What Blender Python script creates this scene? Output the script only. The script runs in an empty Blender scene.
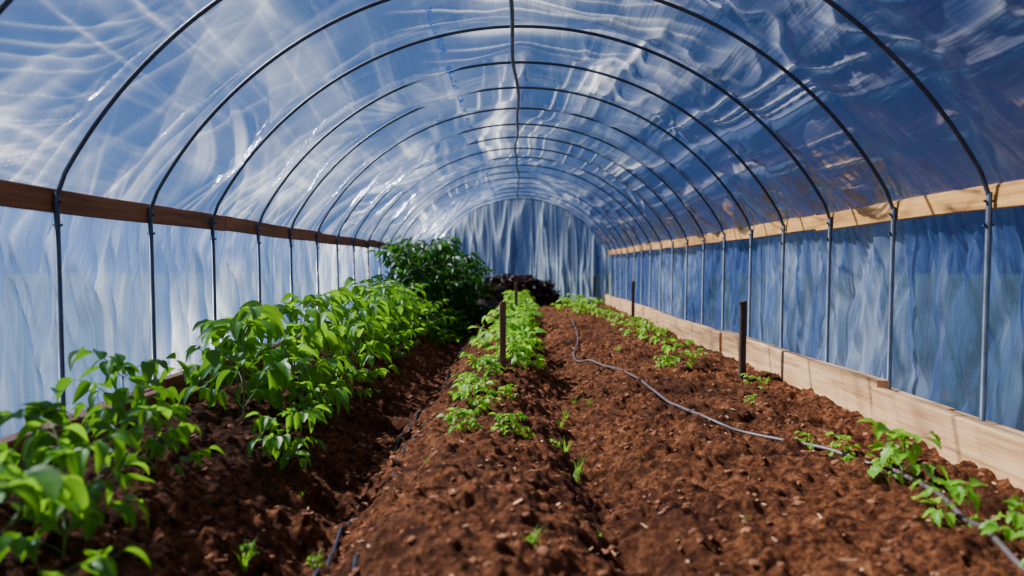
import bpy, math, random
import numpy as np
from mathutils import Vector, Matrix
random.seed(7); rng=np.random.default_rng(7)
S=bpy.context.scene
W=2.6; EYE=1.1; Y0=4.36; DY=1.12
YB=-3.0; YE=Y0+DY*17
# ------------------------------------------------------------------ noise
def _h(ix,iy,seed):
    n=(ix.astype(np.int64)*374761393+iy.astype(np.int64)*668265263+seed*1442695041)&0xffffffff
    n=((n^(n>>13))*1274126177)&0xffffffff
    n=n^(n>>16)
    return (n&0xffff)/65535.0
def vn(x,y,seed=0):
    x=np.asarray(x,float);y=np.asarray(y,float)
    ix=np.floor(x);iy=np.floor(y);fx=x-ix;fy=y-iy
    fx=fx*fx*fx*(fx*(fx*6-15)+10);fy=fy*fy*fy*(fy*(fy*6-15)+10)
    a=_h(ix,iy,seed);b=_h(ix+1,iy,seed);c=_h(ix,iy+1,seed);d=_h(ix+1,iy+1,seed)
    return (a*(1-fx)+b*fx)*(1-fy)+(c*(1-fx)+d*fx)*fy
def fbm(x,y,seed=0,o=4):
    s=0;a=.5;t=0
    for i in range(o):
        s=s+a*vn(x*2**i,y*2**i,seed+i*17);t+=a;a*=.5
    return s/t
def ridge(x,y,seed=0,p=4):
    n=fbm(x,y,seed,2)
    return (1-np.clip(np.abs(2*n-1)*2.2,0,1))**p
# ------------------------------------------------------------------ mesh helpers
def new_obj(name,mesh,mat=None,parent=None):
    o=bpy.data.objects.new(name,mesh);S.collection.objects.link(o)
    if mat:
        mesh.materials.clear();mesh.materials.append(mat)
    if parent:o.parent=parent
    return o
def mk_mesh(name,V,F,smooth=True,mats=None,mi=None):
    V=np.asarray(V,np.float32);me=bpy.data.meshes.new(name)
    F=np.asarray(F,np.int32)
    n=len(F);k=F.shape[1]
    me.vertices.add(len(V));me.vertices.foreach_set('co',V.ravel())
    me.loops.add(n*k);me.loops.foreach_set('vertex_index',F.ravel())
    me.polygons.add(n);me.polygons.foreach_set('loop_start',np.arange(0,n*k,k,dtype=np.int32))
    me.polygons.foreach_set('use_smooth',np.full(n,smooth))
    if mats:
        for m in mats:me.materials.append(m)
        if mi is not None:me.polygons.foreach_set('material_index',np.asarray(mi,np.int32))
    me.update(calc_edges=True);me.validate();return me
def grid_faces(n,m):
    i=np.arange(n*m).reshape(n,m)
    return np.stack([i[:-1,:-1],i[1:,:-1],i[1:,1:],i[:-1,1:]],-1).reshape(-1,4)
def grid_mesh(name,P,UV=None,attr=None,flip=False):
    n,m=P.shape[:2];F=grid_faces(n,m)
    if flip:F=F[:,::-1]
    me=mk_mesh(name,P.reshape(-1,3),F)
    if UV is not None:
        l=me.uv_layers.new(name='UVMap')
        l.data.foreach_set('uv',UV.reshape(-1,2)[F.ravel()].astype(np.float32).ravel())
    if attr is not None:
        a=me.attributes.new('fold','FLOAT','POINT');a.data.foreach_set('value',attr.ravel().astype(np.float32))
    return me
def tube(pts,r,seg=10,caps=True):
    pts=[Vector(p) for p in pts];V=[];F=[]
    rr=r if hasattr(r,'__len__') else [r]*len(pts)
    ref=Vector((0,1,0.01)).normalized();prev=None
    for i,p in enumerate(pts):
        t=(pts[min(i+1,len(pts)-1)]-pts[max(i-1,0)]).normalized()
        if prev is None:
            u=ref if abs(t.dot(ref))<.9 else Vector((1,0,0))
        else:u=prev
        u=(u-t*u.dot(t)).normalized();prev=u;v=t.cross(u)
        for k in range(seg):
            a=2*math.pi*k/seg;V.append(p+(u*math.cos(a)+v*math.sin(a))*rr[i])
    for i in range(len(pts)-1):
        for k in range(seg):
            F.append((i*seg+k,i*seg+(k+1)%seg,(i+1)*seg+(k+1)%seg,(i+1)*seg+k))
    if caps:
        for base,pt in ((0,pts[0]),((len(pts)-1)*seg,pts[-1])):
            c=len(V);V.append(pt)
            for k in range(0,seg,2):F.append((c,base+k,base+(k+1)%seg,base+(k+2)%seg))
    return [tuple(v) for v in V],F
def join(parts):
    V=[];F=[];o=0
    for v,f in parts:
        V.append(np.asarray(v,float));F.append(np.asarray(f)+o);o+=len(v)
    return np.concatenate(V),np.concatenate(F)
def box(x0,x1,y0,y1,z0,z1):
    b=.006
    pr=[(x0+b,z0),(x1-b,z0),(x1,z0+b),(x1,z1-b),(x1-b,z1),(x0+b,z1),(x0,z1-b),(x0,z0+b)]
    ny=max(2,int((y1-y0)/.4)+2);V=[];F=[]
    ph=random.random()*9;am=.006
    for i in range(ny):
        y=y0+(y1-y0)*i/(ny-1);dx=am*math.sin(y*1.3+ph);dz=am*math.sin(y*1.7+ph*2)
        for x,z in pr:V.append((x+dx,y,z+dz))
    for i in range(ny-1):
        for k in range(8):
            F.append((i*8+k,(i+1)*8+k,(i+1)*8+(k+1)%8,i*8+(k+1)%8))
    for b0 in (0,(ny-1)*8):
        F+= [(b0,b0+1,b0+2,b0+7),(b0+2,b0+3,b0+6,b0+7),(b0+3,b0+4,b0+5,b0+6)]
    return V,F
# ------------------------------------------------------------------ materials
class NT:
    def __init__(s,name):
        s.m=bpy.data.materials.new(name);s.m.use_nodes=True;s.t=s.m.node_tree
        s.t.nodes.clear();s.out=s.t.nodes.new('ShaderNodeOutputMaterial')
    def n(s,t,**k):
        x=s.t.nodes.new('ShaderNode'+t)
        for a,b in k.items():setattr(x,a,b)
        return x
    def set(s,sock,v):
        if isinstance(v,bpy.types.NodeSocket):s.t.links.new(v,sock)
        elif isinstance(v,bpy.types.Node):s.t.links.new(v.outputs[0],sock)
        else:sock.default_value=v
    def math(s,op,a,b=0.0,clamp=False):
        x=s.n('Math',operation=op,use_clamp=clamp);s.set(x.inputs[0],a);s.set(x.inputs[1],b);return x.outputs[0]
    def ramp(s,f,st):
        x=s.n('ValToRGB');s.set(x.inputs[0],f);e=x.color_ramp.elements
        while len(e)<len(st):e.new(.5)
        for i,(p,c) in enumerate(st):
            e[i].position=p;e[i].color=c if len(c)==4 else (*c,1)
        return x.outputs[0]
    def mixc(s,f,a,b):
        x=s.n('Mix',data_type='RGBA');s.set(x.inputs[0],f);s.set(x.inputs[6],a);s.set(x.inputs[7],b);return x.outputs[2]
    def mixs(s,f,a,b):
        x=s.n('MixShader');s.set(x.inputs[0],f);s.set(x.inputs[1],a);s.set(x.inputs[2],b);return x.outputs[0]
    def noise(s,vec,scale,detail=4,rough=.5,mapscale=None,rot=None):
        if mapscale or rot:
            mp=s.n('Mapping');s.set(mp.inputs[0],vec)
            if mapscale:mp.inputs['Scale'].default_value=mapscale
            if rot:mp.inputs['Rotation'].default_value=rot
            vec=mp.outputs[0]
        x=s.n('TexNoise');s.set(x.inputs['Vector'],vec);x.inputs['Scale'].default_value=scale
        x.inputs['Detail'].default_value=detail;x.inputs['Roughness'].default_value=rough
        return x.outputs['Fac']
    def fin(s,sh):s.t.links.new(sh if isinstance(sh,bpy.types.NodeSocket) else sh.outputs[0],s.out.inputs[0]);return s.m
def rgb(r,g,b):return (r,g,b,1)
def film_mat(name,kind,base,milk,bright,tint,foldk=.6,stk=.3,gloss=.12,refl=.38,gr=.2,bd=.07):
    m=NT(name);uv=m.n('TexCoord').outputs['UV']
    fold=m.n('Attribute',attribute_name='fold').outputs['Fac']
    if kind=='roof':
        n1=m.noise(uv,1,6,.65,(5.0,.5,1),(0,0,.12))
        n2=m.noise(uv,1,6,.65,(.5,6.0,1),(0,0,.30))
    else:
        n1=m.noise(uv,1,4,.6,(7,.5,1));n2=m.noise(uv,1,4,.6,(22,1.2,1))
    n3=m.noise(uv,.8,4,.6)
    st=m.math('ADD',m.ramp(n1,[(.52,(0,0,0)),(.68,(1,1,1))]),m.math('MULTIPLY',m.ramp(n2,[(.54,(0,0,0)),(.70,(1,1,1))]),.8))
    st=m.math('MULTIPLY',st,m.ramp(n3,[(.38,(.1,)*3),(.62,(1,1,1))]))
    op=m.math('ADD',m.math('MULTIPLY',st,stk),m.math('MULTIPLY',fold,foldk))
    op=m.math('ADD',op,base,clamp=True)
    op=m.math('MINIMUM',op,.93)
    col=m.mixc(m.math('ADD',m.math('MULTIPLY',st,.3),fold,clamp=True),rgb(*milk),rgb(*bright))
    if kind=='roof':
        sp=m.n('SeparateXYZ');m.set(sp.inputs[0],uv);u=sp.outputs[0];v=sp.outputs[1]
        near=m.math('LESS_THAN',m.math('ABSOLUTE',m.math('ADD',u,.70)),.03)
        dash=m.math('GREATER_THAN',m.noise(uv,1,2,.5,(14,26,1)),.50)
        gap=m.math('GREATER_THAN',m.math('FRACT',m.math('MULTIPLY',v,1.6)),.30)
        pr=m.math('MULTIPLY',m.math('MULTIPLY',near,dash),gap)
        col=m.mixc(pr,col,rgb(.005,.03,.16));op=m.math('MAXIMUM',op,m.math('MULTIPLY',pr,.95))
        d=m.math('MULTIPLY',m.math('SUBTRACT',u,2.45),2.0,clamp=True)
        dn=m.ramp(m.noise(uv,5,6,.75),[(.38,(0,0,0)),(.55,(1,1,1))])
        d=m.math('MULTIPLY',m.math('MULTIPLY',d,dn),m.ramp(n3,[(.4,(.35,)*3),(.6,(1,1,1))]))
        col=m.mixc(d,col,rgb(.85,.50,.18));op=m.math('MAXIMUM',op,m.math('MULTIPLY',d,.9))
    bn=m.math('ADD',m.math('MULTIPLY',n1,.6),m.math('MULTIPLY',n2,.4))
    bump=m.n('Bump');m.set(bump.inputs['Height'],bn);bump.inputs['Strength'].default_value=.9;bump.inputs['Distance'].default_value=bd
    tl=m.n('BsdfTranslucent');m.set(tl.inputs[0],col);m.set(tl.inputs['Normal'],bump)
    df=m.n('BsdfDiffuse');m.set(df.inputs[0],col);m.set(df.inputs['Normal'],bump)
    milk_s=m.mixs(refl,tl.outputs[0],df.outputs[0])
    tr=m.n('BsdfTransparent');tr.inputs[0].default_value=rgb(*tint)
    a=m.mixs(op,tr.outputs[0],milk_s)
    gl=m.n('BsdfGlossy');gl.inputs['Color'].default_value=rgb(.93,.9,1);gl.inputs['Roughness'].default_value=gr;m.set(gl.inputs['Normal'],bump)
    lw=m.n('LayerWeight');lw.inputs['Blend'].default_value=.5;m.set(lw.inputs['Normal'],bump)
    f=m.math('ADD',m.math('MULTIPLY',m.math('POWER',lw.outputs['Facing'],3.0),.3),gloss)
    return m.fin(m.mixs(f,a,gl.outputs[0]))
M_roof=film_mat('roof_film','roof',.15,(.07,.16,.42),(.68,.78,1.0),(.57,.69,.92),foldk=.50,stk=.15,gloss=.12,refl=.26,gr=.17,bd=.05)
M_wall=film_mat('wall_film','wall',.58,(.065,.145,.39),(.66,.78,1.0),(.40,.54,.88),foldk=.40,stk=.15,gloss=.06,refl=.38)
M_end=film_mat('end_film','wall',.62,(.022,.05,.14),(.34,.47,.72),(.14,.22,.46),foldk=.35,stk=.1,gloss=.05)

def wood_mat(name,a,b,c):
    m=NT(name);o=m.n('TexCoord').outputs['Object']
    g=m.noise(o,1,6,.65,(22,1.2,30));k=m.noise(o,1.3,4);f=m.noise(o,1,5,.7,(120,3,120))
    col=m.ramp(g,[(.3,c),(.5,a),(.75,b)])
    col=m.mixc(m.math('MULTIPLY',m.ramp(k,[(.5,(0,0,0)),(.8,(1,1,1))]),.6),col,rgb(*c))
    p=m.n('BsdfPrincipled');m.set(p.inputs['Base Color'],col);p.inputs['Roughness'].default_value=.75
    bump=m.n('Bump');m.set(bump.inputs['Height'],f);bump.inputs['Strength'].default_value=.4;bump.inputs['Distance'].default_value=.004
    m.set(p.inputs['Normal'],bump);return m.fin(p)
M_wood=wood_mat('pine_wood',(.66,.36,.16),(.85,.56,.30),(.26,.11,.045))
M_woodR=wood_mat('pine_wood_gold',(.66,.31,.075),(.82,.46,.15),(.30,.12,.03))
M_woodL=wood_mat('shaded_wood',(.24,.085,.03),(.38,.15,.05),(.09,.032,.013))  # left boards face away from the sun; their shade is put into the colour
M_stake=wood_mat('stake_wood',(.035,.02,.014),(.07,.04,.025),(.015,.009,.007))
M_stake2=wood_mat('stake_wood_light',(.16,.08,.04),(.25,.14,.07),(.05,.03,.02))
def simple(name,col,rough=.5,metal=0.0,var=.3,sc=8):
    m=NT(name);o=m.n('TexCoord').outputs['Object'];n=m.noise(o,sc,5,.6)
    c=m.ramp(n,[(.3,tuple(x*(1-var) for x in col)),(.7,tuple(min(1,x*(1+var)) for x in col))])
    p=m.n('BsdfPrincipled');m.set(p.inputs['Base Color'],c);p.inputs['Roughness'].default_value=rough;p.inputs['Metallic'].default_value=metal
    return m.fin(p)
M_pipe=simple('galvanised_pipe',(.06,.075,.115),.4,.4)
M_hose=simple('hose_plastic',(.09,.065,.07),.45,0)
M_drip=simple('drip_line_plastic',(.03,.035,.06),.3,0)
M_clod=simple('clod_soil',(.22,.078,.034),.95,0,.6,6)
M_straw=simple('straw',(.60,.32,.18),.8,0,.5,3)
def soil_mat():
    m=NT('garden_soil');o=m.n('TexCoord').outputs['Object']
    a=m.noise(o,1.1,5,.6);b=m.noise(o,18,8,.78);c=m.noise(o,90,4,.7)
    col=m.ramp(b,[(.37,(.018,.006,.003)),(.47,(.13,.038,.014)),(.58,(.38,.130,.050)),(.73,(.78,.37,.19))])
    col=m.mixc(m.ramp(a,[(.38,(.7,)*3),(.58,(0,0,0))]),col,rgb(.055,.017,.008))
    v=m.n('TexVoronoi');m.set(v.inputs['Vector'],o);v.inputs['Scale'].default_value=30
    h=m.math('ADD',m.math('MULTIPLY',b,1.5),m.math('MULTIPLY',c,.5));h=m.math('SUBTRACT',h,m.math('MULTIPLY',v.outputs['Distance'],.3))
    bump=m.n('Bump');m.set(bump.inputs['Height'],h);bump.inputs['Strength'].default_value=1.0;bump.inputs['Distance'].default_value=.05
    p=m.n('BsdfPrincipled');m.set(p.inputs['Base Color'],col);p.inputs['Roughness'].default_value=.9;p.inputs['Specular IOR Level'].default_value=.12
    m.set(p.inputs['Normal'],bump);return m.fin(p)
M_soil=soil_mat()
def leaf_mat(name,a,b,tr):
    m=NT(name);o=m.n('TexCoord').outputs['Object'];n=m.noise(o,7,3)
    c=m.ramp(n,[(.35,a),(.65,b)])
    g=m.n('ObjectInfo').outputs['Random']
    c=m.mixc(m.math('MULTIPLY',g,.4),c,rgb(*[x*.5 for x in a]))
    p=m.n('BsdfPrincipled');m.set(p.inputs['Base Color'],c);p.inputs['Roughness'].default_value=.42;p.inputs['Specular IOR Level'].default_value=.3
    t=m.n('BsdfTranslucent');t.inputs[0].default_value=rgb(*tr)
    return m.fin(m.mixs(.42,p.outputs[0],t.outputs[0]))
M_pep=leaf_mat('pepper_leaf',(.022,.115,.008),(.10,.31,.018),(.30,.64,.02))
M_let=leaf_mat('bed_leaf',(.09,.28,.015),(.22,.50,.03),(.40,.78,.03))
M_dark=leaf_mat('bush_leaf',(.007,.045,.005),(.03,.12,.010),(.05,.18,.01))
M_dead=leaf_mat('withered_leaf',(.02,.01,.008),(.05,.022,.015),(.03,.01,.01))
M_stem=simple('green_stem',(.10,.18,.03),.5)
def grass_mat():
    m=NT('meadow');o=m.n('TexCoord').outputs['Object'];n=m.noise(o,.5,6,.7)
    c=m.ramp(n,[(.3,(.010,.028,.03)),(.7,(.024,.06,.045))])
    p=m.n('BsdfPrincipled');m.set(p.inputs['Base Color'],c);p.inputs['Roughness'].default_value=.9;return m.fin(p)
# ------------------------------------------------------------------ soil
def hsoil(x,y):
    g=lambda c,w:np.exp(-((x-c)/w)**2)
    wob=.06*np.sin(y*.9)+.05*np.sin(y*.37+1)
    h=.13*g(-.22+wob*.4,.34)+.15*g(-1.95,.55)-.19*g(-.92+wob,.25)-.12*g(.42+wob*.5,.17)+.02*g(1.4,.6)
    h=h+.08*(fbm(x*1.7,y*1.7,3,3)-.5)+.15*(fbm(x*5.0,y*5.0,11,4)-.5)
    r=fbm(x*15,y*15,31,2)
    h=h+.05*(r-.5)+.06*np.clip(fbm(x*26+5,y*26,47,2)-.52,0,1)
    return h
ys=np.concatenate([np.linspace(YB,1.3,60)[:-1],np.geomspace(1.3,YE,1000)])
xs=np.linspace(-2.62,2.62,700)
X,Y=np.meshgrid(xs,ys)
P=np.stack([X,Y,hsoil(X,Y)],-1)
fl=new_obj('floor',grid_mesh('floor',P,flip=True),M_soil)
def gz(x,y):return float(hsoil(np.array([x]),np.array([y]))[0])
def icos():
    import bmesh
    bm=bmesh.new();bmesh.ops.create_icosphere(bm,subdivisions=2,radius=1)
    V=np.array([v.co[:] for v in bm.verts]);F=np.array([[v.index for v in f.verts] for f in bm.faces]);bm.free();return V,F
IV,IF=icos();parts=[]
N=4500
cy=1.6*(13/1.6)**(rng.random(N)**1.05);cx=rng.uniform(-2.4,2.4,N)
cz=hsoil(cx,cy)
for i in range(N):
    r=.004+.020*rng.random()**4
    v=IV*(1+.9*(rng.random((len(IV),1))-.5))*np.array([1,rng.uniform(.5,1.2),rng.uniform(.4,.8)])*r
    a=rng.uniform(0,6.28);c,s=math.cos(a),math.sin(a)
    v=v@np.array([[c,s,0],[-s,c,0],[0,0,1]])+np.array([cx[i],cy[i],cz[i]+r*.1]);parts.append((v,IF))
V,F=join(parts);new_obj('soil_clods',mk_mesh('soil_clods',V,F,True),M_clod)
parts=[];N=420
cy=1.8*(11/1.8)**rng.random(N);cx=rng.uniform(-2.3,2.4,N);cz=hsoil(cx,cy)
for i in range(N):
    L=rng.uniform(.005,.02);w=rng.uniform(.002,.006)
    if rng.random()<.08:L*=2.2
    v=np.array([[-L,-w,0],[L,-w*.6,.0],[L*.9,w,0],[-L,w,0],[-L,-w,.004],[L,-w*.6,.005],[L*.9,w,.005],[-L,w,.004]])
    t=rng.uniform(-.35,.35);v=v@np.array([[math.cos(t),0,math.sin(t)],[0,1,0],[-math.sin(t),0,math.cos(t)]])
    a=rng.uniform(0,6.28);c,s=math.cos(a),math.sin(a)
    v=v@np.array([[c,s,0],[-s,c,0],[0,0,1]])+np.array([cx[i],cy[i],cz[i]+.008])
    parts.append((v,np.array([[0,3,2,1],[4,5,6,7],[0,1,5,4],[1,2,6,5],[2,3,7,6],[3,0,4,7]])))
V,F=join(parts);new_obj('straw_debris',mk_mesh('straw_debris',V,F,False),M_straw)
g=bpy.data.meshes.new('meadow');g.from_pydata([(-120,-120,-.46),(120,-120,-.46),(120,160,-.46),(-120,160,-.46)],[],[(0,1,2,3)])
new_obj('meadow_ground',g,grass_mat())
# ------------------------------------------------------------------ films
R=1.129*W; ZC=EYE-.359*W
Rf=R+.045
TH=math.asin((W+.07)/Rf)
ns,ny=500,1700
th=np.linspace(-TH,TH,ns);yy=np.linspace(YB,YE,ny)
T,Yg=np.meshgrid(th,yy);s=T*Rf
bayf=(Yg-Y0)/DY;bayi=np.floor(bayf);bay=np.abs(np.sin(math.pi*bayf))
loc=(bayf-bayi-.5)*DY
dirw=np.clip((fbm(s*.45+9,Yg*.35,611,2)-.5)*7+.5,0,1)
ang=(vn(s*.45+bayi*7.3,bayi*0+.5,71)-.5)*2.4
c1=loc+s*np.tan(ang)*.8
fa=ridge(c1/.46+bayi*5.1,s*.18+bayi*3.7,81,1.5)*bay**.7*dirw
fa2=ridge(c1/.20+bayi*9.1,s*.26+bayi*1.7,83,5)*bay**.5*np.clip((fbm(s*.6,Yg*.6,85,2)-.38)*5,0,1)*(.2+.8*dirw)
b1=s+.22*Yg*.3+.18*vn(Yg*.5,s*.4,91)
fb=ridge(b1/.50,Yg*.12,93,1.5)*np.clip((fbm(s*.5,Yg*.22,95,2)-.36)*5,0,1)*(1-dirw*.8)
fb2=ridge(b1/.22+.2*Yg,Yg*.16,97,6)*np.clip((fbm(s*.6,Yg*.3,99,2)-.36)*5,0,1)*(1-dirw*.8)
ed=np.clip((np.abs(s)-1.5)/1.5,0,1)
fc=ridge((Yg+.35*np.abs(s))/.22,s*.2,103,3)*ed*(.4+.6*dirw)
rt=np.clip(s*1.2-.2,0,1)
crum=ridge(s*2.6+1.2*fbm(Yg*1.2,s,401,2),Yg*1.9,403,2)*np.clip((fbm(s*.7,Yg*.5,405,2)-.47)*6,0,1)*(.25+.75*rt)
dsp=.060*fa+.022*fa2+.06*fb+.022*fb2+.045*fc+.035*crum
sag=(.05+.17*vn(s*.55,bayi*3.3,9))*bay**1.3*(.3+.7*np.clip(np.abs(s)/.9,0,1))
dsp=dsp-sag+.10*(fbm(s*1.1,Yg*1.1,77,3)-.5)*bay+.04*(fbm(s*4,Yg*2.5,78,2)-.5)*bay*(.4+.6*rt)
dsp=dsp*np.clip((TH-np.abs(T))*5,0,1)
patch=np.clip((fbm(s*1.1,Yg*.35,411,3)-.50)*5,0,1)
fold=np.clip(fa*.20+fa2*.75+fb*.24+fb2*.9+fc*.4+crum*.3+patch*.16,0,1)
RR=Rf+dsp
P=np.stack([RR*np.sin(T),Yg,ZC+RR*np.cos(T)],-1)
new_obj('ceiling',grid_mesh('ceiling',P,np.stack([s,Yg],-1),fold),M_roof)
ZT=ZC+Rf*math.cos(TH)
def wallfilm(name,sx,seed):
    nz=34;ny=1900
    yy=np.linspace(YB,YE,ny);zz=np.linspace(-.46,ZT,nz);Z,Yq=np.meshgrid(zz,yy)
    k=np.clip(Z/ZT,0,1)
    pl=ridge(Yq/.42+.15*np.sin(Z*2+Yq),Z*.30,seed,2)*.6+ridge(Yq/.17,Z*.4,seed+9,3)*.7
    pl2=ridge((Yq+.5*Z)/.35,(Z-.5*Yq)*.5,seed+21,4)+.7*ridge((Yq-.35*Z)/.22,(Z+.5*Yq)*.5,seed+24,4)
    msk=np.clip((fbm(Yq*.8,Z*.5,seed+50,2)-.35)*4,.1,1)
    d=.085*pl+.045*pl2+.08*(fbm(Yq*1.2,Z*1.2,seed+33,3)-.5)
    d=d*np.clip((1-k)*6,.15,1)
    Xq=sx*(W+.09+d*np.clip(k*4+.3,0,1))
    return new_obj(name,grid_mesh(name,np.stack([Xq,Yq,Z],-1),np.stack([Yq,Z],-1),np.clip((pl*.75+pl2*.5)*msk,0,1)),M_wall)
wallfilm('wall_left',-1,301);wallfilm('wall_right',1,401)
def endfilm(name,y,seed,sgn):
    n=420;nz=60;u=np.linspace(-1,1,n)*(W+.07);k=np.linspace(0,1,nz)
    top=np.sqrt(np.maximum(Rf**2-u**2,0))+ZC
    U,K=np.meshgrid(u,k);Z=-.4+K*(top[None,:]+.4)
    pl=ridge(U/.5+.3*np.sin(Z*.8),Z*.25,seed,2)*.8+ridge(U/.2+.1*Z,Z*.3,seed+9,3)*.4
    return new_obj(name,grid_mesh(name,np.stack([U,y+sgn*.10*pl*(1-K**6),Z],-1),np.stack([U,Z],-1),np.clip(pl*.8,0,1)),M_end)
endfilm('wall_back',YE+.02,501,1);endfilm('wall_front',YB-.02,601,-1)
# ------------------------------------------------------------------ hoops
TP=math.asin(1/1.129)
arc=[(R*math.sin(a),0,ZC+R*math.cos(a)) for a in np.linspace(-TP,TP,61)]
ze=arc[0][2]
left=[(-W+.02,0,.235),(-W+.01,0,.8),(-W,0,ze-.12),(-W+.002,0,ze-.04)]
right=[(-p[0],p[1],p[2]) for p in left][::-1]
hp=[tube(left+arc[1:-1]+right,.0135,10)]
for sx in (-1,1):
    hp.append(tube([(sx*(W-.018),0,.235),(sx*W,0,ze-.02)],.0165,10))
    for zz in (ze-.07,ze-.2):
        hp.append(tube([(sx*(W-.032),0,zz),(sx*(W+.02),0,zz)],.008,8))
V,F=join(hp);hm=mk_mesh('greenhouse_hoop',V,F,True,[M_pipe])
for k in range(-6,18):
    y=Y0+DY*k+ (0 if k<1 else random.uniform(-.03,.03))
    if k==17:y=YE-.05
    o=bpy.data.objects.new('greenhouse_hoop',hm);S.collection.objects.link(o);o.location=(0,y,0)
for x in (1.42,-1.42):
    V,F=tube([(x,YE-.1,gz(x,YE-.1)-.05),(x,YE-.1,ZC+math.sqrt(R*R-x*x)-.01)],.02,10)
    new_obj('end_wall_post',mk_mesh('end_wall_post',V,F,True),M_pipe)
zr=ZC+R-.04
pts=[(.025*math.sin(y*.8)+.012*math.sin(y*2.3)-.05,y,zr+.008*math.sin(y*5.6)) for y in np.linspace(YB+.05,YE-.05,150)]
V,F=join([tube(pts,.018,8)]);new_obj('ridge_pipe',mk_mesh('ridge_pipe',V,F,True),M_pipe)
zrail=EYE+.148*W
def rail(name,sx,mat):
    b=[];y=YB+.05;i=0
    while y<YE-.3:
        L=min(3.3,YE-.06-y);z=zrail+random.uniform(-.014,.014);off=0.0 if i%2 else .004
        a,c=W+.018,W+.05
        x0,x1=(a+off,c+off) if sx>0 else (-c-off,-a-off)
        b.append(box(x0,x1,y,y+L-.004,z-.068,z+.068));y+=L;i+=1
    V,F=join(b);return new_obj(name,mk_mesh(name,V,F,False),mat)
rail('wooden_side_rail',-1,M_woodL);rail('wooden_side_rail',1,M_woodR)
def base(name,sx,mat):
    b=[]
    segs=[(YB+.05,5.42,.25,.0),(5.42,9.6,.30,.03),(9.62,14.4,.28,.0),(14.42,19.2,.29,.015),(19.22,YE-.06,.28,0)]
    for y0,y1,zt,o in segs:
        a,c=2.45+o,2.535+o
        x0,x1=(a,c) if sx>0 else (-c,-a);b.append(box(x0,x1,y0,y1,-.12,zt))
    for y0,y1,zt in [(YB+.05,4.75,.225),(4.76,11.2,.235),(11.22,17.5,.23),(17.52,YE-.06,.235)]:
        x0,x1=(2.572,2.665) if sx>0 else (-2.665,-2.572);b.append(box(x0,x1,y0,y1,-.12,zt))
    V,F=join(b);return new_obj(name,mk_mesh(name,V,F,False),mat)
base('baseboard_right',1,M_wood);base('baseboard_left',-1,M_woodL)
# ------------------------------------------------------------------ stakes
def stake(x,y,top,w,mat,name='wooden_stake',lean=0):
    z0=gz(x,y)-.15;b=w/2
    V=[];F=[]
    pr=[(-b,-b*.75),(-b*.75,-b),(b*.75,-b),(b,-b*.75),(b,b*.75),(b*.75,b),(-b*.75,b),(-b,b*.75)]
    st=[(0,.25),(.1,1),(.5,.97),(.97,1.0),(1,.9)]
    for t,sc in st:
        for px,py in pr:
            V.append((px*sc+lean*t,py*sc+.01*math.sin(t*4),t*(top-z0)+(.01*px/b if t==1 else 0)))
    for i in range(len(st)-1):
        for k in range(8):F.append((i*8+k,i*8+(k+1)%8,(i+1)*8+(k+1)%8,(i+1)*8+k))
    for q in (0,(len(st)-1)*8):F+=[(q,q+1,q+2,q+7),(q+2,q+3,q+6,q+7),(q+3,q+4,q+5,q+6)]
    o=new_obj(name,mk_mesh(name,V,F,False),mat);o.location=(x,y,z0);return o
stake(2.14,7.5,.76,.062,M_stake);stake(-.155,7.0,.78,.058,M_stake2)
stake(-.07,14,.83,.06,M_stake2);stake(2.26,15.6,.80,.065,M_stake);stake(2.0,21,.85,.07,M_stake)
# ------------------------------------------------------------------ hoses
def pix(px,py,h=0.0):
    y=(EYE-h)*780/(py-266);return ((px-520)*y/780,y)
def catm(P,n=14):
    P=[P[0]]+P+[P[-1]];out=[]
    for i in range(1,len(P)-2):
        p0,p1,p2,p3=[np.array(q,float) for q in P[i-1:i+3]]
        for k in range(n):
            t=k/n;out.append(.5*((2*p1)+(-p0+p2)*t+(2*p0-5*p1+4*p2-p3)*t*t+(-p0+3*p1-3*p2+p3)*t**3))
    out.append(np.array(P[-2],float));return out
def smooth_z(pts,off):
    z=np.array([gz(p[0],p[1]) for p in pts]);n=len(z)
    mx=np.array([z[max(0,i-3):i+4].max() for i in range(n)]);k=np.ones(9)/9
    zs=np.convolve(np.pad(mx,4,'edge'),k,'valid');return [(p[0],p[1],a+off) for p,a in zip(pts,zs)]
hp=[pix(*q) for q in [(572,322),(578,340),(574,358),(590,366),(615,374),(652,395),(700,424),(760,438),(840,458),(895,474),(945,510),(985,545),(1030,582)]]
hp=catm(hp)
V,F=join([tube(smooth_z(hp,.0),.0115,8)]);new_obj('garden_hose',mk_mesh('garden_hose',V,F,True),M_hose)
def drip(x0,y0,y1,r,off,amp,fq):
    P=[]
    for y in np.linspace(y0,y1,int((y1-y0)*14)):
        x=x0+.06*math.sin(y*1.1)+.04*math.sin(y*.43+2)
        P.append((x,y,gz(x,y)*.5+float(np.mean(hsoil(x+np.linspace(-.1,.1,5),np.full(5,y))))*.5+off+amp*math.sin(y*fq)))
    V,F=join([tube(P,r,8)]);new_obj('drip_line',mk_mesh('drip_line',V,F,True),M_drip)
drip(-.78,2.4,12,.009,-.006,.02,2.4);drip(-.62,2.9,9,.008,-.010,.02,2.9)
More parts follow.
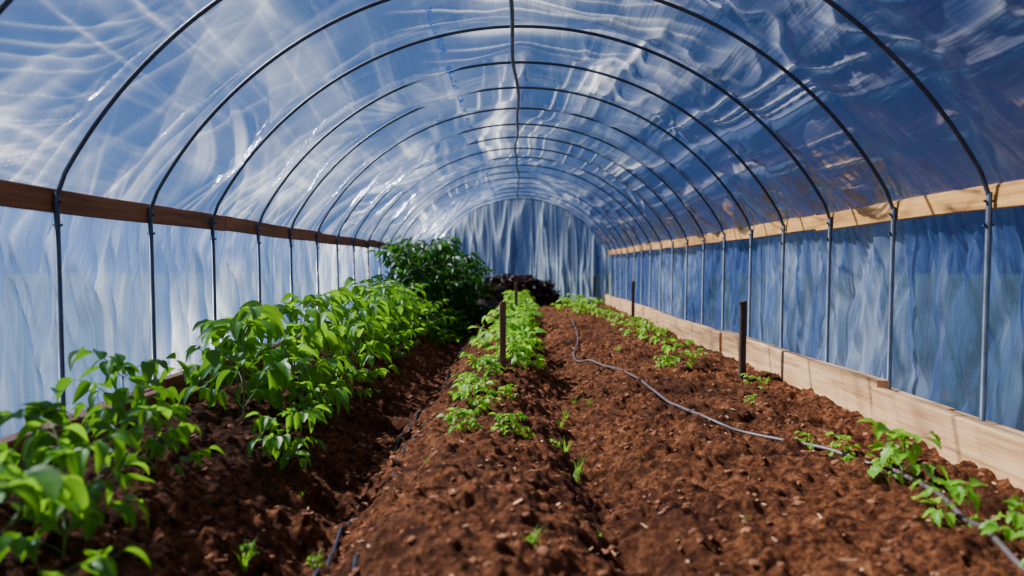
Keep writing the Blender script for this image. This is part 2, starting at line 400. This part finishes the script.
# ------------------------------------------------------------------ plants
def leaf_tpl(wd=.5,ns=8,curl=.35,fold=.25,serr=0.0):
    V=[];F=[]
    for i in range(ns+1):
        t=i/ns;w=wd*.5*(math.sin(math.pi*t**.75)**.85 if 0<t<1 else 0.012)
        if serr and 0<i<ns:w*=1+serr*(1 if i%2 else -1)
        x=t;z=-curl*t*t
        V+=[(x,-w,z+w*fold*2),(x,-w*.5,z+w*fold*.8),(x,0,z),(x,w*.5,z+w*fold*.8),(x,w,z+w*fold*2)]
    for i in range(ns):
        for k in range(4):
            a=i*5+k;F.append((a,a+1,a+6,a+5))
    return np.array(V),np.array(F)
LT=[leaf_tpl(.58,8,.35,.25),leaf_tpl(.52,8,.6,.35),leaf_tpl(.62,8,.15,.2)]
LS=[leaf_tpl(.75,9,.3,.2,.16),leaf_tpl(.7,9,.5,.3,.18)]
def place_leaf(tpl,pos,az,pitch,roll,size):
    V,F=tpl
    m=Matrix.Rotation(az,3,'Z')@Matrix.Rotation(-pitch,3,'Y')@Matrix.Rotation(roll,3,'X')
    return (V*size)@np.array(m).T+np.array(pos),F
def bez(p0,p1,p2,n=7):
    return [tuple((1-t)**2*a+2*t*(1-t)*b+t*t*c for a,b,c in zip(p0,p1,p2)) for t in np.linspace(0,1,n)]
def plant_mesh(name,h,spread,nb,nl,ls,mat,tpls=LT,r=None,low=.15,stemr=.007,droop=0.0):
    r=random.Random(r);lv=[];sv=[]
    top=(r.uniform(-.04,.04),r.uniform(-.04,.04),h*.8)
    ms=bez((0,0,-.06),(r.uniform(-.03,.03),r.uniform(-.03,.03),h*.4),top)
    sv.append(tube(ms,[stemr*(1-.07*i) for i in range(7)],6))
    for b in range(nb):
        k=low+(1-low)*(b+r.random()*.6)/nb
        st=ms[min(6,int(k*6))]
        az=b*2.4+r.uniform(-.4,.4)
        L=spread*(1-.35*k)*r.uniform(.75,1.15)
        e=(st[0]+math.cos(az)*L,st[1]+math.sin(az)*L,st[2]+h*r.uniform(.08,.32))
        mid=(st[0]+math.cos(az)*L*.45,st[1]+math.sin(az)*L*.45,st[2]+h*.22)
        br=bez(st,mid,e);sv.append(tube(br,[stemr*.55*(1-.09*i) for i in range(7)],5))
        for j in range(nl):
            t=.25+.75*(j+.5)/nl;i=min(5,int(t*6));f=t*6-i
            q=[br[i][c]*(1-f)+br[i+1][c]*f for c in range(3)]
            la=az+(1 if j%2 else -1)*r.uniform(.4,1.5)
            if j==nl-1:la=az
            sz=ls*r.uniform(.6,1.2);pl=sz*.35;pt=r.uniform(.1,.6)
            q2=(q[0]+math.cos(la)*pl*math.cos(pt),q[1]+math.sin(la)*pl*math.cos(pt),q[2]+pl*math.sin(pt))
            sv.append(tube([tuple(q),q2],stemr*.25,4))
            lv.append(place_leaf(tpls[r.randrange(len(tpls))],q2,la,r.uniform(-.75,.35)-droop,r.uniform(-.5,.5),sz))
    for j in range(nl+3):
        la=j*2.4;sz=ls*r.uniform(.5,.95)
        lv.append(place_leaf(tpls[r.randrange(len(tpls))],(ms[-1][0],ms[-1][1],ms[-1][2]+r.uniform(-.04,.03)*h),la,r.uniform(-.2,.9)-droop,0,sz))
    V1,F1=join(lv);V2,F2=join(sv)
    V=np.concatenate([V1,V2]);F=np.concatenate([F1,F2+len(V1)])
    return mk_mesh(name,V,F,True,[mat,M_stem],[0]*len(F1)+[1]*len(F2))
def put(me,name,x,y,sc=1,rz=None,sz=None):
    o=bpy.data.objects.new(name,me);S.collection.objects.link(o)
    o.location=(x,y,gz(x,y)-.01);o.rotation_euler=(random.uniform(-.06,.06),random.uniform(-.06,.06),random.uniform(0,6.28) if rz is None else rz)
    o.scale=(sc,sc,sz or sc);return o
pep=[plant_mesh('pepper_plant',.74,.42,9,7,.165,M_pep,r=i,droop=.2,low=.15) for i in range(6)]
bed=[plant_mesh('bed_plant',.36,.27,11,6,.10,M_let,LS,r=20+i,low=.05,stemr=.005) for i in range(5)]
seed=[plant_mesh('seedling',.30,.15,6,4,.095,M_let,LS,r=40+i,stemr=.004) for i in range(4)]
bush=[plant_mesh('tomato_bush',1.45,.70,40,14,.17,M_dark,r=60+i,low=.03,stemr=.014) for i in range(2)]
bushl=[plant_mesh('leafy_bush',.9,.5,20,9,.14,M_pep,r=70+i,low=.03,stemr=.01) for i in range(2)]
for i,(x,y,sc) in enumerate([(-1.46,2.1,.82),(-1.85,2.95,.70),(-1.55,2.6,.62),(-2.0,3.9,.72),(-1.60,3.4,.48),(-1.75,4.9,1.0),(-1.28,4.2,.52),(-2.0,5.5,.95),(-1.62,5.6,1.0),(-1.88,6.4,1.04),(-1.5,6.9,.88),(-2.0,7.5,1.0),(-1.7,8.1,1.05),(-2.0,8.8,1.0),(-1.65,9.2,1.05),(-1.9,9.9,1.1),(-1.6,10.4,1.0),(-1.35,8.7,.5),(-1.32,6.0,.45),(-1.4,5.1,.5)]):
    put(pep[i%6],'pepper_plant',x,y,sc)
for i,(x,y,sc) in enumerate([(-1.75,10.9,.95),(-1.3,11.4,.8),(-1.95,11.6,.9),(-1.15,12.4,.65)]):
    put(bushl[i%2],'leafy_bush',x,y,sc)
for i,(x,y,sc) in enumerate([(-1.68,12.3,.98),(-1.12,13.2,.95),(-1.65,13.7,1.05),(-1.15,14.6,1.02),(-1.6,16.0,1.0)]):
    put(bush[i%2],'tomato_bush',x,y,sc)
for i,(x,y,sc) in enumerate([(-.34,4.7,.52),(-.06,4.75,.42),(-.32,5.3,.58),(-.38,5.95,.55),(-.10,5.75,.35),(-.33,6.5,.70)]):
    put(bed[i%5],'bed_plant',x,y,sc)
y=7.4;i=0
while y<20.5:
    k=random.choice([.6,.85,1.1,1.2,1.0])
    xc=-.15+ (.012*(y-6))
    put(bed[i%5],'bed_plant',xc+random.uniform(-.12,.12),y,k);y+=random.uniform(.3,.6);i+=1
for i,(x,y,sc) in enumerate([(1.93,3.95,1.0),(2.02,4.25,.7),(1.80,3.25,.8),(1.95,3.02,.65),(1.88,2.72,.75),(1.62,7.9,.95),(1.5,8.1,.6),(1.95,10.6,1.1),(1.85,11.4,.9),(1.7,12.0,.9),(2.05,12.6,1.0),(2.1,9.1,.5),(1.75,5.9,.25),(2.08,7.0,.5),(1.75,14,.9),(1.85,4.5,.45),(1.7,17,1.2),(1.25,10,.3)]):
    put(seed[i%4],'seedling',x,y,sc)
for i,(x,y,sc) in enumerate([(1.3,17.6,.9),(1.65,18.5,1.0),(1.15,19.2,1.1),(1.5,20.2,1.1),(1.8,16.2,.7),(2.0,13.6,.5)]):
    put(bed[i%5],'bed_plant',x,y,sc)
def tuft(name,n,h,sp,rs):
    r=random.Random(rs);P=[]
    for i in range(n):
        az=r.uniform(0,6.28);L=h*r.uniform(.5,1.1);s=sp*r.random();w=.005
        c,q=math.cos(az),math.sin(az);V=[]
        for k in range(5):
            t=k/4;d=s+L*.5*t*t;z=L*t*(1-.25*t)-.01;ww=w*(1-t*.95)
            V+=[(c*d-q*ww,q*d+c*ww,z),(c*d+q*ww,q*d-c*ww,z)]
        P.append((V,[(2*k,2*k+1,2*k+3,2*k+2) for k in range(4)]))
    V,F=join(P);return mk_mesh(name,V,F,True,[M_let])
tf=[tuft('grass_weed',14,.13,.03,i) for i in range(3)]
for i,(px,py,sc) in enumerate([(566,440,1.2),(578,455,1.0),(560,425,.9),(572,475,.9),(240,548,1.1),(530,572,.8),(312,520,.6),(426,470,.5),(765,385,1.0),(850,468,.6),(690,440,.4),(590,400,.8),(575,395,.8),(640,455,.5),(810,452,.8),(600,520,.4),(340,400,.8),(745,520,.4),(300,480,.6),(565,410,.9)]):
    x,y=pix(px,py);put(tf[i%3],'grass_weed',x,y,sc)
for px,py,sc in [(530,574,.22),(243,545,.22),(312,528,.2),(555,446,.25),(848,466,.25),(806,448,.3)]:
    x,y=pix(px,py);put(seed[1],'seedling',x,y,sc)
n=70
u,v=np.meshgrid(np.linspace(-1,1,n),np.linspace(-1,1,n))
rr=np.clip(1-(u**2+v**2),0,1)**.55
hx=-.15+1.35*u;hy=21.9+.9*v
Z=rr*(.72+.45*(fbm(u*3,v*3,5,3)-.5))-.06
Vh=np.stack([hx,hy,Z],-1).reshape(-1,3);Fh=grid_faces(n,n)[:,::-1]
P=[];r=random.Random(5)
for i in range(900):
    a=r.randrange(n*n)
    if Vh[a][2]<.1:continue
    P.append(place_leaf(LT[i%3],tuple(Vh[a]+np.array([0,0,r.uniform(0,.12)])),r.uniform(0,6.28),r.uniform(-.3,1.2),r.uniform(-.6,.6),r.uniform(.1,.22)))
V,F=join([(Vh,Fh)]+P);new_obj('withered_plant_heap',mk_mesh('withered_plant_heap',V,F,True),M_dead)
# ------------------------------------------------------------------ light
sun=bpy.data.lights.new('sun','SUN');sun.energy=24;sun.angle=math.radians(.8);sun.color=(1,.86,.65)
so=bpy.data.objects.new('sun',sun);S.collection.objects.link(so)
d=Vector((-.76,.30,.82)).normalized()
so.rotation_euler=d.to_track_quat('Z','Y').to_euler()
w=bpy.data.worlds.new('sky');S.world=w;w.use_nodes=True;t=w.node_tree;t.nodes.clear()
out=t.nodes.new('ShaderNodeOutputWorld');bg=t.nodes.new('ShaderNodeBackground')
tc=t.nodes.new('ShaderNodeTexCoord');sp=t.nodes.new('ShaderNodeSeparateXYZ');rp=t.nodes.new('ShaderNodeValToRGB')
t.links.new(tc.outputs['Generated'],sp.inputs[0]);t.links.new(sp.outputs[2],rp.inputs[0])
e=rp.color_ramp.elements;e[0].position=0;e[0].color=(.10,.21,.49,1);e[1].position=.8;e[1].color=(.012,.05,.20,1)
x=e.new(.22);x.color=(.035,.12,.35,1)
vm=t.nodes.new('ShaderNodeVectorMath');vm.operation='DOT_PRODUCT';t.links.new(tc.outputs['Generated'],vm.inputs[0]);vm.inputs[1].default_value=(-.93,.36,0)
mr=t.nodes.new('ShaderNodeMapRange');t.links.new(vm.outputs['Value'],mr.inputs[0])
mr.inputs[1].default_value=-.6;mr.inputs[2].default_value=.8;mr.inputs[3].default_value=.17;mr.inputs[4].default_value=1.1
t.links.new(rp.outputs[0],bg.inputs[0]);t.links.new(mr.outputs[0],bg.inputs[1]);t.links.new(bg.outputs[0],out.inputs[0])
# ------------------------------------------------------------------ camera
cd=bpy.data.cameras.new('camera');cam=bpy.data.objects.new('camera',cd);S.collection.objects.link(cam)
cd.sensor_width=36;cd.lens=780/1024*36;cd.clip_start=.05;cd.clip_end=500
cam.location=(0,0,EYE);cam.rotation_euler=(math.radians(90)-math.atan(22/780),0,math.atan(8/780))
cd.dof.use_dof=True;cd.dof.focus_distance=6.2;cd.dof.aperture_fstop=1.2
S.camera=cam
